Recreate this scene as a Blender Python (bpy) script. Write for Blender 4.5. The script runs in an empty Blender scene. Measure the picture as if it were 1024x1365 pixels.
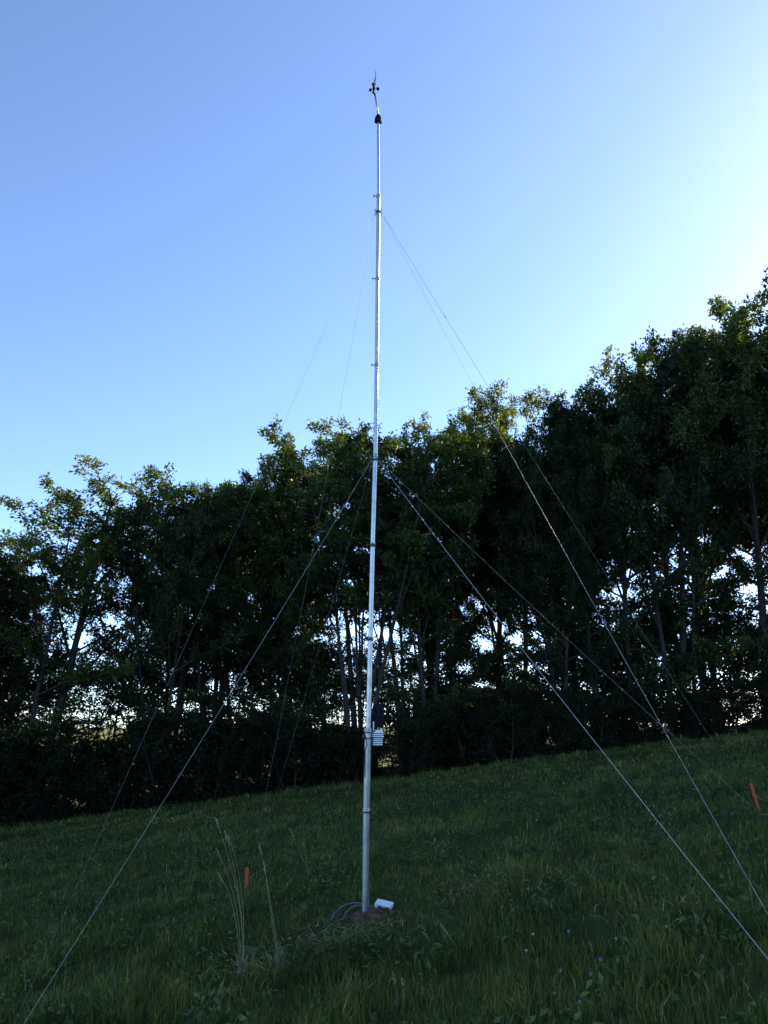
import bpy, math
import numpy as np
from mathutils import Vector

# ------------------------------------------------------------------ camera / world / sun
scene = bpy.context.scene
col = scene.collection
W_, H_ = 1024.0, 1365.0            # pixel frame of the photograph
F_ = 1061.0                        # focal length in those pixels (28 mm equivalent)
PITCH = math.radians(15.0)
CAMZ = 1.85
cam_d = bpy.data.cameras.new('camera')
cam = bpy.data.objects.new('camera', cam_d)
col.objects.link(cam)
cam.location = (0, 0, CAMZ)
cam.rotation_euler = (math.radians(90) + PITCH, 0, 0)
cam_d.sensor_fit = 'VERTICAL'
cam_d.sensor_height = 36.0
cam_d.lens = 36.0 * F_ / H_
cam_d.clip_start = 0.05
cam_d.clip_end = 20000
scene.camera = cam

SUN_AZ = math.radians(50)          # to the right of the view direction (+Y)
SUN_EL = math.radians(26)
world = bpy.data.worlds.new('World')
scene.world = world
world.use_nodes = True
wn = world.node_tree
sky = wn.nodes.new('ShaderNodeTexSky')
sky.sky_type = 'NISHITA'
sky.sun_disc = False
sky.sun_elevation = SUN_EL
sky.sun_rotation = SUN_AZ
sky.altitude = 300
sky.air_density = 0.6
sky.dust_density = 0.36
sky.ozone_density = 1.5
bg = wn.nodes['Background']
bg.inputs['Strength'].default_value = 0.15
wb = wn.nodes.new('ShaderNodeMixRGB')          # white balance of the whole sky
wb.blend_type = 'MULTIPLY'
wb.inputs['Fac'].default_value = 1.0
wb.inputs['Color2'].default_value = (0.91, 0.985, 1.04, 1)
wn.links.new(sky.outputs['Color'], wb.inputs['Color1'])
wn.links.new(wb.outputs['Color'], bg.inputs['Color'])

sd = bpy.data.lights.new('sun', 'SUN')
sd.energy = 4.5
sd.angle = math.radians(0.53)
sd.color = (1.0, 0.86, 0.68)
sun = bpy.data.objects.new('sun', sd)
col.objects.link(sun)
sdir = Vector((math.sin(SUN_AZ) * math.cos(SUN_EL), math.cos(SUN_AZ) * math.cos(SUN_EL), math.sin(SUN_EL)))
sun.rotation_euler = sdir.to_track_quat('Z', 'Y').to_euler()
sun.location = (30, 20, 40)

vs = scene.view_settings
vs.view_transform = 'Standard'
vs.look = 'None'
vs.exposure = 1.45
vs.gamma = 1.0
vs.use_curve_mapping = False

# ------------------------------------------------------------------ helpers
rng = np.random.default_rng(7)

def smooth(a, b, x):
    t = np.clip((x - a) / (b - a), 0, 1)
    return t * t * (3 - 2 * t)

_ph = np.random.default_rng(3).uniform(0, 6.28, (40, 2))
_dr = np.random.default_rng(4).uniform(0, 6.28, 40)
def wob(x, y, wl, k0=0, n=6):
    """smooth pseudo noise, about -1..1, wavelength wl"""
    s = 0
    for k in range(k0, k0 + n):
        a = _dr[k % 40]; f = 6.28 / wl * (0.6 + 0.16 * (k - k0))
        s = s + np.sin((x * np.cos(a) + y * np.sin(a)) * f + _ph[k % 40, 0])
    return s / n * 1.6

def gz(x, y):
    x = np.asarray(x, float); y = np.asarray(y, float)
    xe = 22 * np.tanh(x / 22)
    z = 0.128 * xe + 0.02 * (np.clip(y, -15, 30) - 8.7) + 0.024
    z = z + 0.22 * (1 - smooth(0, 6.5, y))
    near = (1 - smooth(24, 40, np.hypot(x, y)))
    z = z + near * (0.035 * wob(x, y, 3.1) + 0.018 * wob(x, y, 1.1, 7))
    z = z - 7.0 * smooth(27, 75, y) - 9.0 * smooth(70, 500, y)
    z = z - 6.0 * smooth(60, 400, np.hypot(x, np.minimum(y, 0)))
    return z

def ray(px, py):
    d = np.array([(px - W_ / 2) / F_, 1.0, -(py - H_ / 2) / F_])
    c, s = math.cos(PITCH), math.sin(PITCH)
    return np.array([d[0], d[1] * c - d[2] * s, d[1] * s + d[2] * c])
def at(px, py, Y):
    r = ray(px, py)
    return np.array([0, 0, CAMZ]) + r * (Y / r[1])
def on_ground(px, py):
    r = ray(px, py); t = 0.5
    o = np.array([0, 0, CAMZ])
    while t < 200:
        p = o + r * t
        if p[2] < gz(p[0], p[1]): break
        t += 0.01
    return p

def tag(o, label=None, cat=None, group=None, kind=None):
    if label: o['label'] = label
    if cat: o['category'] = cat
    if group: o['group'] = group
    if kind: o['kind'] = kind
    return o
def empty(name, loc, rz=0.0, scale=1.0):
    o = bpy.data.objects.new(name, None)
    o.empty_display_size = 0.1
    col.objects.link(o)
    o.location = loc
    o.rotation_euler = (0, 0, rz)
    o.scale = (scale,) * 3 if np.isscalar(scale) else scale
    return o
def link(name, me, parent=None):
    o = bpy.data.objects.new(name, me)
    col.objects.link(o)
    if parent: o.parent = parent
    return o

def np_mesh(name, verts, faces_list, mat, smooth_shade=False, attrs=None):
    """faces_list: list of int arrays (n,k)"""
    me = bpy.data.meshes.new(name)
    verts = np.ascontiguousarray(verts, np.float32)
    me.vertices.add(len(verts))
    me.vertices.foreach_set('co', verts.ravel())
    loops = np.concatenate([f.ravel() for f in faces_list]).astype(np.int32)
    tot = np.concatenate([np.full(len(f), f.shape[1], np.int32) for f in faces_list])
    start = np.concatenate([[0], np.cumsum(tot)[:-1]]).astype(np.int32)
    me.loops.add(len(loops))
    me.loops.foreach_set('vertex_index', loops)
    me.polygons.add(len(tot))
    me.polygons.foreach_set('loop_start', start)
    me.polygons.foreach_set('loop_total', tot)
    me.polygons.foreach_set('use_smooth', np.full(len(tot), smooth_shade))
    me.update(calc_edges=True)
    if attrs:
        for k, v in attrs.items():
            a = me.attributes.new(k, 'FLOAT', 'POINT')
            a.data.foreach_set('value', np.ascontiguousarray(v, np.float32))
    me.materials.append(mat)
    return me

class MB:
    """collects shapes, builds ONE mesh"""
    def __init__(s): s.v = []; s.f = {}; s.n = 0
    def add(s, verts, faces):
        verts = np.asarray(verts, float)
        for f in faces:
            s.f.setdefault(len(f), []).append([i + s.n for i in f])
        s.v.append(verts); s.n += len(verts)
    def tube(s, pts, rad, n=8, cap=True):
        pts = np.asarray(pts, float); m = len(pts)
        rad = np.full(m, rad) if np.isscalar(rad) else np.asarray(rad, float)
        t = np.gradient(pts, axis=0)
        t /= np.linalg.norm(t, axis=1)[:, None] + 1e-12
        up = np.array([0, 0, 1.0]) if abs(t[:, 2]).mean() < 0.8 else np.array([0, 1.0, 0])
        u = np.cross(np.broadcast_to(up, t.shape), t)
        u /= np.linalg.norm(u, axis=1)[:, None] + 1e-12
        w = np.cross(t, u)
        a = np.arange(n) * 2 * math.pi / n
        ring = u[:, None, :] * np.cos(a)[None, :, None] + w[:, None, :] * np.sin(a)[None, :, None]
        v = (pts[:, None, :] + ring * rad[:, None, None]).reshape(-1, 3)
        fs = []
        for i in range(m - 1):
            for j in range(n):
                k = (j + 1) % n
                fs.append((i * n + j, i * n + k, (i + 1) * n + k, (i + 1) * n + j))
        if cap:
            fs.append(tuple(range(n))[::-1]); fs.append(tuple((m - 1) * n + j for j in range(n)))
        s.add(v, fs); return s
    def box(s, c, size, R=None, bev=0.0):
        x, y, z = np.asarray(size) / 2
        if bev <= 0:
            v = np.array([(a, b, d) for d in (-z, z) for a, b in ((-x, -y), (x, -y), (x, y), (-x, y))])
            fs = [(3, 2, 1, 0), (4, 5, 6, 7), (0, 1, 5, 4), (1, 2, 6, 5), (2, 3, 7, 6), (3, 0, 4, 7)]
        else:
            rings = []
            for zz, ins in ((-z, bev), (-z + bev, 0), (z - bev, 0), (z, bev)):
                X, Y = x - ins, y - ins; b = bev
                rings.append([(-X + b, -Y, zz), (X - b, -Y, zz), (X, -Y + b, zz), (X, Y - b, zz), (X - b, Y, zz), (-X + b, Y, zz), (-X, Y - b, zz), (-X, -Y + b, zz)])
            v = np.array(rings).reshape(-1, 3)
            fs = [tuple(range(8))[::-1], tuple(range(24, 32))]
            for i in range(3):
                for j in range(8):
                    k = (j + 1) % 8
                    fs.append((i * 8 + j, i * 8 + k, i * 8 + 8 + k, i * 8 + 8 + j))
        if R is not None: v = v @ np.asarray(R).T
        s.add(v + np.asarray(c), fs); return s
    def lathe(s, prof, c=(0, 0, 0), n=24, R=None):
        """prof: list of (r,z)"""
        a = np.arange(n) * 2 * math.pi / n
        v = np.array([[(r * math.cos(q), r * math.sin(q), z) for q in a] for r, z in prof]).reshape(-1, 3)
        fs = []
        m = len(prof)
        for i in range(m - 1):
            for j in range(n):
                k = (j + 1) % n
                fs.append((i * n + j, i * n + k, (i + 1) * n + k, (i + 1) * n + j))
        fs.append(tuple(range(n))[::-1]); fs.append(tuple((m - 1) * n + j for j in range(n)))
        if R is not None: v = v @ np.asarray(R).T
        s.add(v + np.asarray(c), fs); return s
    def mesh(s, name, mat, sm=False):
        return np_mesh(name, np.concatenate(s.v), [np.array(f) for f in s.f.values()], mat, sm)
    def build(s, name, mat, parent=None, sm=False):
        return link(name, s.mesh(name, mat, sm), parent)

def rot(ax, deg):
    c, s = math.cos(math.radians(deg)), math.sin(math.radians(deg))
    return np.array({'x': [[1, 0, 0], [0, c, -s], [0, s, c]], 'y': [[c, 0, s], [0, 1, 0], [-s, 0, c]], 'z': [[c, -s, 0], [s, c, 0], [0, 0, 1]]}[ax])

# ------------------------------------------------------------------ materials
def new_mat(name):
    m = bpy.data.materials.new(name); m.use_nodes = True
    nt = m.node_tree
    return m, nt, nt.nodes['Principled BSDF']
def N(nt, t, **kw):
    n = nt.nodes.new(t)
    for k, v in kw.items():
        if k in n.inputs: n.inputs[k].default_value = v
        else: setattr(n, k, v)
    return n
def noise_ramp(nt, scale, stops, coord='Object', detail=5, rough=0.6):
    tc = N(nt, 'ShaderNodeTexCoord')
    nz = N(nt, 'ShaderNodeTexNoise', Scale=scale, Detail=detail, Roughness=rough)
    nt.links.new(tc.outputs[coord], nz.inputs['Vector'])
    r = N(nt, 'ShaderNodeValToRGB')
    e = r.color_ramp.elements
    while len(e) < len(stops): e.new(0.5)
    for i, (p, c) in enumerate(stops):
        e[i].position = p; e[i].color = (*c, 1)
    nt.links.new(nz.outputs['Fac'], r.inputs['Fac'])
    return r, nz
def bump(nt, b, h, strength, dist):
    bp = N(nt, 'ShaderNodeBump', Strength=strength, Distance=dist)
    nt.links.new(h, bp.inputs['Height'])
    nt.links.new(bp.outputs['Normal'], b.inputs['Normal'])
def simple(name, stops, scale, rough, metal=0.0, bstr=0.2, bdist=0.002, spec=None):
    m, nt, b = new_mat(name)
    r, nz = noise_ramp(nt, scale, stops)
    nt.links.new(r.outputs['Color'], b.inputs['Base Color'])
    b.inputs['Roughness'].default_value = rough
    b.inputs['Metallic'].default_value = metal
    if spec is not None: b.inputs['Specular IOR Level'].default_value = spec
    bump(nt, b, nz.outputs['Fac'], bstr, bdist)
    return m

def leaf_mat(name, stops, trans, rough=0.5, spec=0.3, tcol=(0.16, 0.20, 0.02), vary=True):
    m, nt, b = new_mat(name)
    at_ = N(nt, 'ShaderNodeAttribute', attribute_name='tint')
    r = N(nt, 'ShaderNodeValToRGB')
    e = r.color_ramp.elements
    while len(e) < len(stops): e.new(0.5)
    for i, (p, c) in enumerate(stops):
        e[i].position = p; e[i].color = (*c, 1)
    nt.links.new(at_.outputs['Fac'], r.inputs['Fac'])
    oi = N(nt, 'ShaderNodeObjectInfo')
    mh = N(nt, 'ShaderNodeMapRange'); mh.inputs['To Min'].default_value = 0.475; mh.inputs['To Max'].default_value = 0.512
    mv = N(nt, 'ShaderNodeMapRange'); mv.inputs['To Min'].default_value = 1.25; mv.inputs['To Max'].default_value = 0.8
    hs = N(nt, 'ShaderNodeHueSaturation')
    nt.links.new(oi.outputs['Random'], mh.inputs['Value']); nt.links.new(oi.outputs['Random'], mv.inputs['Value'])
    nt.links.new(mh.outputs['Result'], hs.inputs['Hue']); nt.links.new(mv.outputs['Result'], hs.inputs['Value'])
    nt.links.new(r.outputs['Color'], hs.inputs['Color'])
    if not vary: hs.inputs['Hue'].links and [nt.links.remove(l) for l in list(nt.links) if l.to_node == hs and l.to_socket.name != 'Color']
    r = hs
    nt.links.new(r.outputs['Color'], b.inputs['Base Color'])
    b.inputs['Roughness'].default_value = rough
    b.inputs['Specular IOR Level'].default_value = spec
    tr = N(nt, 'ShaderNodeBsdfTranslucent')
    mx = N(nt, 'ShaderNodeMixRGB', blend_type='MULTIPLY', Fac=1.0)
    mx.inputs['Color2'].default_value = (*[c * 10 for c in tcol], 1)
    nt.links.new(r.outputs['Color'], mx.inputs['Color1'])
    nt.links.new(mx.outputs['Color'], tr.inputs['Color'])
    ms = N(nt, 'ShaderNodeMixShader', Fac=trans)
    nt.links.new(b.outputs['BSDF'], ms.inputs[1])
    nt.links.new(tr.outputs['BSDF'], ms.inputs[2])
    nt.links.new(ms.outputs['Shader'], nt.nodes['Material Output'].inputs['Surface'])
    return m

M = {}
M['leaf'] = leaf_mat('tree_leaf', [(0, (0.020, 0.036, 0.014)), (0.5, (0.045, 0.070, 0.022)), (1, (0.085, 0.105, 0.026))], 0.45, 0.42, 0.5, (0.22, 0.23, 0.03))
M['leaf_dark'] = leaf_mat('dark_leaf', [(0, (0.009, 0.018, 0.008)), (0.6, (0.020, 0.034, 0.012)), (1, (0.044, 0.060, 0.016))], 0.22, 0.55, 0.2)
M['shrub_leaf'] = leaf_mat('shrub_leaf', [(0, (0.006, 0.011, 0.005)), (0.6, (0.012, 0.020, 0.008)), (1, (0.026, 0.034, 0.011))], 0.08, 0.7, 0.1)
M['grass'] = leaf_mat('grass_blade', [(0, (0.027, 0.044, 0.009)), (0.45, (0.084, 0.112, 0.021)), (0.85, (0.170, 0.178, 0.040)), (0.94, (0.24, 0.21, 0.075)), (1, (0.40, 0.33, 0.17))], 0.28, 0.5, 0.25, (0.10, 0.12, 0.05), vary=False)
M['weed'] = leaf_mat('weed_leaf', [(0, (0.028, 0.055, 0.018)), (0.7, (0.065, 0.110, 0.036)), (1, (0.12, 0.16, 0.055))], 0.2, 0.6, 0.2, vary=False)
M['bark'] = simple('bark', [(0.3, (0.012, 0.010, 0.008)), (0.7, (0.042, 0.036, 0.029))], 14, 0.9, 0, 0.9, 0.02)
M['steel'] = simple('galvanised_steel', [(0.3, (0.27, 0.28, 0.29)), (0.7, (0.44, 0.45, 0.46))], 9, 0.38, 0.9, 0.15, 0.001)
M['alu'] = simple('aluminium_tube', [(0.3, (0.36, 0.37, 0.385)), (0.7, (0.55, 0.56, 0.58))], 12, 0.36, 0.9, 0.12, 0.0008)
M['dark_metal'] = simple('dark_metal', [(0.3, (0.05, 0.05, 0.055)), (0.7, (0.12, 0.12, 0.13))], 40, 0.5, 0.6)
M['wire'] = simple('wire_steel', [(0.3, (0.26, 0.27, 0.28)), (0.7, (0.42, 0.43, 0.44))], 30, 0.5, 0.6)
M['wire_dull'] = simple('dull_wire', [(0.3, (0.10, 0.10, 0.11)), (0.7, (0.22, 0.22, 0.23))], 30, 0.6, 0.4)
M['black'] = simple('black_plastic', [(0.3, (0.006, 0.006, 0.007)), (0.7, (0.012, 0.012, 0.014))], 30, 0.8, spec=0.1)
M['navy'] = simple('navy_plastic', [(0.3, (0.004, 0.0045, 0.010)), (0.7, (0.009, 0.010, 0.020))], 30, 0.8, spec=0.15)
M['white'] = simple('white_plastic', [(0.3, (0.66, 0.67, 0.67)), (0.7, (0.80, 0.80, 0.79))], 25, 0.45)
M['cable'] = simple('grey_cable', [(0.3, (0.05, 0.06, 0.075)), (0.7, (0.12, 0.14, 0.165))], 20, 0.5)
M['orange'] = simple('orange_paint', [(0.25, (0.36, 0.045, 0.012)), (0.75, (0.62, 0.085, 0.022))], 25, 0.6)
M['raw_wood'] = simple('raw_wood', [(0.3, (0.25, 0.13, 0.05)), (0.7, (0.40, 0.22, 0.08))], 25, 0.8)
M['soil'] = simple('soil', [(0.3, (0.050, 0.024, 0.013)), (0.7, (0.17, 0.080, 0.042))], 16, 0.95, 0, 1.0, 0.02)
M['straw'] = simple('straw', [(0.3, (0.15, 0.15, 0.07)), (0.7, (0.32, 0.30, 0.16))], 20, 0.8)
M['shed_board'] = simple('shed_board', [(0.3, (0.012, 0.011, 0.010)), (0.7, (0.035, 0.031, 0.028))], 6, 0.85)
M['shed_roof'] = simple('shed_roof', [(0.3, (0.04, 0.018, 0.014)), (0.7, (0.09, 0.035, 0.028))], 6, 0.8)
M['petal'] = simple('violet_petal', [(0.3, (0.13, 0.10, 0.28)), (0.7, (0.26, 0.21, 0.44))], 60, 0.7)
M['petal_white'] = simple('white_petal', [(0.3, (0.30, 0.30, 0.28)), (0.7, (0.5, 0.5, 0.48))], 60, 0.7)

# ground material: meadow turf, dead leaves and painted shade under trees, dry fields far away
m, nt, b = new_mat('meadow_ground')
r1, nz1 = noise_ramp(nt, 0.9, [(0.3, (0.020, 0.032, 0.011)), (0.55, (0.038, 0.052, 0.017)), (0.75, (0.070, 0.070, 0.028))], detail=9, rough=0.7)
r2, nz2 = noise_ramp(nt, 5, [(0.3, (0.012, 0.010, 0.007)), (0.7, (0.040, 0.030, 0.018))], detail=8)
r3, nz3 = noise_ramp(nt, 0.012, [(0.35, (0.10, 0.13, 0.035)), (0.5, (0.26, 0.23, 0.09)), (0.65, (0.07, 0.11, 0.03))], detail=2)
ga = N(nt, 'ShaderNodeAttribute', attribute_name='litter_shade')
gf = N(nt, 'ShaderNodeAttribute', attribute_name='far')
m1 = N(nt, 'ShaderNodeMixRGB'); m2 = N(nt, 'ShaderNodeMixRGB')
nt.links.new(ga.outputs['Fac'], m1.inputs['Fac'])
nt.links.new(r1.outputs['Color'], m1.inputs['Color1']); nt.links.new(r2.outputs['Color'], m1.inputs['Color2'])
nt.links.new(gf.outputs['Fac'], m2.inputs['Fac'])
nt.links.new(m1.outputs['Color'], m2.inputs['Color1']); nt.links.new(r3.outputs['Color'], m2.inputs['Color2'])
nt.links.new(m2.outputs['Color'], b.inputs['Base Color'])
b.inputs['Roughness'].default_value = 1.0
b.inputs['Specular IOR Level'].default_value = 0.05
bump(nt, b, nz1.outputs['Fac'], 0.8, 0.06)
M['ground'] = m

# ------------------------------------------------------------------ ground
ax = np.concatenate([[-6000, -2500, -1200, -600, -300, -150, -90, -60], np.linspace(-44, 44, 177), [60, 90, 150, 300, 600, 1200, 2500, 6000]])
ay = np.concatenate([[-3000, -1200, -500, -200, -90, -40, -20, -10], np.linspace(-5, 45, 101), [50, 56, 64, 75, 90, 120, 170, 250, 400, 700, 1500, 4000, 9000]])
X, Y = np.meshgrid(ax, ay)
Z = gz(X, Y)
gv = np.stack([X, Y, Z], -1).reshape(-1, 3)
nx, ny = len(ax), len(ay)
ii = np.arange(nx * ny).reshape(ny, nx)
gfc = np.stack([ii[:-1, :-1], ii[:-1, 1:], ii[1:, 1:], ii[1:, :-1]], -1).reshape(-1, 4)
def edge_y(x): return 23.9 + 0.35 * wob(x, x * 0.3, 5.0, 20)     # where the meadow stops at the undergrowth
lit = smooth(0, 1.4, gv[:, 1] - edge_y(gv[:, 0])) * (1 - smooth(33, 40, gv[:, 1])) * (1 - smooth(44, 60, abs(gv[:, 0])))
far = smooth(34, 60, gv[:, 1])
g = link('meadow_ground', np_mesh('meadow_ground', gv, [gfc], M['ground'], True, {'litter_shade': lit, 'far': far}))
tag(g, 'dark green meadow sloping down to one side below the trees', 'ground', kind='structure')

# ------------------------------------------------------------------ trees
def polyline(p0, d, L, n, up=0.0, jit=0.12, r=rng):
    pts = [np.array(p0, float)]
    d = np.array(d, float); d /= np.linalg.norm(d)
    for i in range(n):
        pts.append(pts[-1] + d * L / n)
        d = d + np.array([0, 0, up / n]) + r.normal(0, jit, 3)
        d /= np.linalg.norm(d)
    return np.array(pts)
def sample(pts, t):
    s = t * (len(pts) - 1); i = min(int(s), len(pts) - 2)
    return pts[i] + (pts[i + 1] - pts[i]) * (s - i), pts[i + 1] - pts[i]

def leaves_mesh(name, pos, out, r, mat, size=0.125, per=9, spread=0.10, flat=0.5, tint=None):
    """clusters of folded leaves; pos (n,3) cluster centres, out (n,3) shoot direction"""
    n = len(pos) * per
    p = np.repeat(pos, per, 0); o = np.repeat(out, per, 0)
    d = o * 0.7 + r.normal(0, 0.75, (n, 3)) + np.array([0, 0, -0.18])
    d[:, 2] *= (1 - flat * 0.6)
    d /= np.linalg.norm(d, axis=1)[:, None]
    L = size * r.uniform(0.6, 1.35, n)
    p = p + r.normal(0, spread * 0.45, (n, 3)) + d * (0.02 + 0.03 * r.random(n))[:, None]
    up = np.array([0, 0, 1.0]) + r.normal(0, 0.55, (n, 3))
    s = np.cross(d, up); s /= np.linalg.norm(s, axis=1)[:, None] + 1e-9
    nn = np.cross(s, d)
    w = L * r.uniform(0.20, 0.30, n)
    mid = p + d * (L * 0.45)[:, None]
    lift = nn * (w * 0.45)[:, None]
    tip = p + d * L[:, None] - nn * (L * 0.12)[:, None]
    v = np.stack([p, mid + s * w[:, None] + lift, tip, mid - s * w[:, None] + lift], 1).reshape(-1, 3)
    b = np.arange(n)[:, None] * 4
    f = np.concatenate([b + np.array([0, 1, 2]), b + np.array([0, 2, 3])])
    tv = np.clip((np.repeat(tint, per) if tint is not None else 0.5) + r.normal(0, 0.22, n), 0, 1)
    return np_mesh(name, v, [f], mat, False, {'tint': np.repeat(tv, 4)})

def gen_tree(seed, H=10.0, stems=2, splay=0.10, crown_w=2.1, base=0.2, nprim=26, sec=4.5, per=9, flat_low=True, r0=0.10, mat='leaf', top=0.45, leafsize=0.125, clstep=0.13, gap=0.0, forks=2):
    r = np.random.default_rng(seed)
    mb = MB(); cp = []; co = []; ct = []
    for s in range(stems):
        az = s * 2 * math.pi / stems + r.uniform(-0.6, 0.6)
        tl = splay * r.uniform(0.6, 1.5) if stems > 1 else splay * 0.4
        d = np.array([math.cos(az) * tl, math.sin(az) * tl, 1.0])
        hs = H * (1.0 if s == 0 else r.uniform(0.78, 0.97))
        p0 = np.array([math.cos(az), math.sin(az), 0]) * (0.14 if stems > 1 else 0)
        p0[2] = -0.35
        st = polyline(p0, d, (hs + 0.35) * 0.97, 14, up=0.35, jit=0.035, r=r)
        rad = r0 * (1.0 if s == 0 else r.uniform(0.6, 0.9)) * np.linspace(1, 0.10, 15) ** 0.85
        rad[0] *= 1.5
        mb.tube(st, rad, 7)
        axes = [(st, base, int(nprim * (1 if s == 0 else 0.8)), 1.0, rad)]
        for f in range(forks):
            tf = r.uniform(0.30, 0.62)
            q, tg = sample(st, tf)
            fa = r.uniform(0, 6.28) if forks < 2 else az + f * 6.28 / forks + r.uniform(-0.7, 0.7)
            sp_ = r.uniform(0.28, 0.52)
            fl = polyline(q, np.array([math.cos(fa) * sp_, math.sin(fa) * sp_, 1.0]), (hs * (0.985 - tf)) * r.uniform(0.80, 1.0), 9, up=0.25, jit=0.05, r=r)
            rf = np.interp(tf, [0, 1], [rad[1], rad[-1]]) * 0.6 * np.linspace(1, 0.12, 10)
            mb.tube(fl, rf, 6)
            axes.append((fl, 0.22, int(nprim * 0.42), 0.62, rf))
        for st, base_, n1, wsc, rad_ in axes:
          g0 = r.uniform(0, 6)
          for k in range(n1):
            t = base_ + (0.985 - base_) * (k + r.uniform(0, 0.9)) / n1
            if gap > 0 and r.random() < gap * (1 - abs(t - 0.45) * 2): continue
            q, tg = sample(st, t)
            a = g0 + k * 2.4 + r.uniform(-0.5, 0.5)
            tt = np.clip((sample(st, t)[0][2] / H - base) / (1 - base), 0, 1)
            el = math.radians(np.interp(tt, [0, 0.3, 0.8, 1], [4 if flat_low else 25, 25, 42, 55]) + r.normal(0, 9))
            prof = np.interp(tt, [0, 0.25, 0.6, 0.85, 1], [0.8, 1.0, 1.0, 0.85, top])
            Lp = crown_w * wsc * prof * r.uniform(0.55, 1.15)
            dd = np.array([math.cos(a) * math.cos(el), math.sin(a) * math.cos(el), math.sin(el)])
            pr = polyline(q, dd, Lp, 6, up=0.25 if tt > 0.25 else 0.0, jit=0.11, r=r)
            rb = min(np.interp(t, [0, 1], [rad_[0], rad_[-1]]) * 0.6, 0.014 * (0.6 + Lp))
            mb.tube(pr, rb * np.linspace(1, 0.25, 7), 4, cap=False)
            ns = max(3, int(Lp * sec))
            bt = r.normal(0, 0.14)
            for j in range(ns):
                u = 0.22 + 0.78 * (j + r.random()) / ns
                q2, tg2 = sample(pr, min(u, 1.0))
                tg2 = tg2 / np.linalg.norm(tg2)
                rnd = r.normal(0, 1, 3)
                if tt < 0.35 and flat_low: rnd[2] *= 0.25
                d2 = tg2 * 0.8 + rnd * 0.62 + np.array([0, 0, 0.12])
                L2 = r.uniform(0.28, 0.75) * (1.1 - 0.35 * u) * (0.7 + 0.3 * crown_w / 2)
                s2 = polyline(q2, d2, L2, 4, up=0.1, jit=0.14, r=r)
                mb.tube(s2, [0.009, 0.007, 0.005, 0.004, 0.003], 3, cap=False)
                nc = max(2, int(L2 / clstep))
                for c in range(nc):
                    q3, tg3 = sample(s2, 0.15 + 0.85 * (c + 0.5) / nc)
                    cp.append(q3); co.append(tg3 / np.linalg.norm(tg3)); ct.append(0.45 + bt + 0.25 * tt - 0.1)  # tint paler toward the crown top, adding to the sunlit look
    # old crowns round off: shoots that outrun the dome are shortened
    cp = np.array(cp)
    zc = np.quantile(cp[:, 2], 0.88)
    def dome(p):
        p = np.array(p); hi = p[:, 2] > zc
        p[hi, 2] = zc + (p[hi, 2] - zc) * 0.5
        p[hi, :2] *= 1 + 0.10 * np.minimum(1, (p[hi, 2] - zc) / 0.6)[:, None]
        return p
    cp = dome(cp); mb.v = [dome(v) for v in mb.v]
    wood = mb.mesh('trunk', M['bark'], True)
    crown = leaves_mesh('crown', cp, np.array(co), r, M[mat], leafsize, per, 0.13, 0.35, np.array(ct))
    return wood, crown

VAR = {
    'airy':   gen_tree(11, stems=2, splay=0.09, crown_w=2.5, base=0.14, nprim=20, sec=4.8, per=17, r0=0.12, gap=0.25, leafsize=0.108, top=0.5, forks=3),
    'airy2':  gen_tree(12, stems=3, splay=0.12, crown_w=2.0, base=0.42, nprim=14, sec=4.8, per=17, r0=0.09, gap=0.2, leafsize=0.108, top=0.5),
    'vase':   gen_tree(13, stems=4, splay=0.14, crown_w=2.0, base=0.52, nprim=14, sec=5.2, per=22, r0=0.085, leafsize=0.108, top=0.55),
    'mid':    gen_tree(14, stems=2, splay=0.10, crown_w=2.3, base=0.10, nprim=24, sec=6.0, per=15, r0=0.11, leafsize=0.108, top=0.5, forks=3, gap=0.15),
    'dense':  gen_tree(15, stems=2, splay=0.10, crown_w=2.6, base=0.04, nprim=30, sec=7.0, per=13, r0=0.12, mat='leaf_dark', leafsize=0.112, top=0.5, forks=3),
    'airy3':  gen_tree(17, stems=1, splay=0.12, crown_w=2.5, base=0.22, nprim=30, sec=5.4, per=20, r0=0.13, gap=0.15, leafsize=0.10, top=0.5, forks=5),
    'vase2':  gen_tree(18, stems=5, splay=0.10, crown_w=1.7, base=0.62, nprim=13, sec=5.6, per=22, r0=0.075, leafsize=0.10, top=0.6, forks=1),
    'mid2':   gen_tree(19, stems=1, splay=0.15, crown_w=2.7, base=0.15, nprim=38, sec=6.2, per=16, r0=0.14, leafsize=0.118, top=0.5, forks=5),
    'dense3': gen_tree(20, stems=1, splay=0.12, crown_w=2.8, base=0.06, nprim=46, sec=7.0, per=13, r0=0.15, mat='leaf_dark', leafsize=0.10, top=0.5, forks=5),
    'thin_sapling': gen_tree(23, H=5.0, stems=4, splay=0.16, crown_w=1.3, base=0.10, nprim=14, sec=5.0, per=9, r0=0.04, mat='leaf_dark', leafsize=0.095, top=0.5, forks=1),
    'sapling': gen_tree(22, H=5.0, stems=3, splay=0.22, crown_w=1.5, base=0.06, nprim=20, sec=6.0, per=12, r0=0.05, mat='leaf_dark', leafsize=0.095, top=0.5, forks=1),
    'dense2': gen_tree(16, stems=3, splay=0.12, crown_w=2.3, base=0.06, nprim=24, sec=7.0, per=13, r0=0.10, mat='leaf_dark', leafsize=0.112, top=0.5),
}
def gen_shrub(seed):
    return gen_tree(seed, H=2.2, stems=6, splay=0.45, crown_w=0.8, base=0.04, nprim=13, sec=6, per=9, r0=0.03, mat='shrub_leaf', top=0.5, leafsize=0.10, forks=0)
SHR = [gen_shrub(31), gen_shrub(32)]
VARH = {}; VARV = {}
for k, (wd, cr) in VAR.items():
    z = np.empty(len(cr.vertices) * 3, np.float32); cr.vertices.foreach_get('co', z)
    VARH[k] = np.quantile(z[2::3], 0.9995)
    VARV[k] = z.reshape(-1, 3)[::7]

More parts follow.
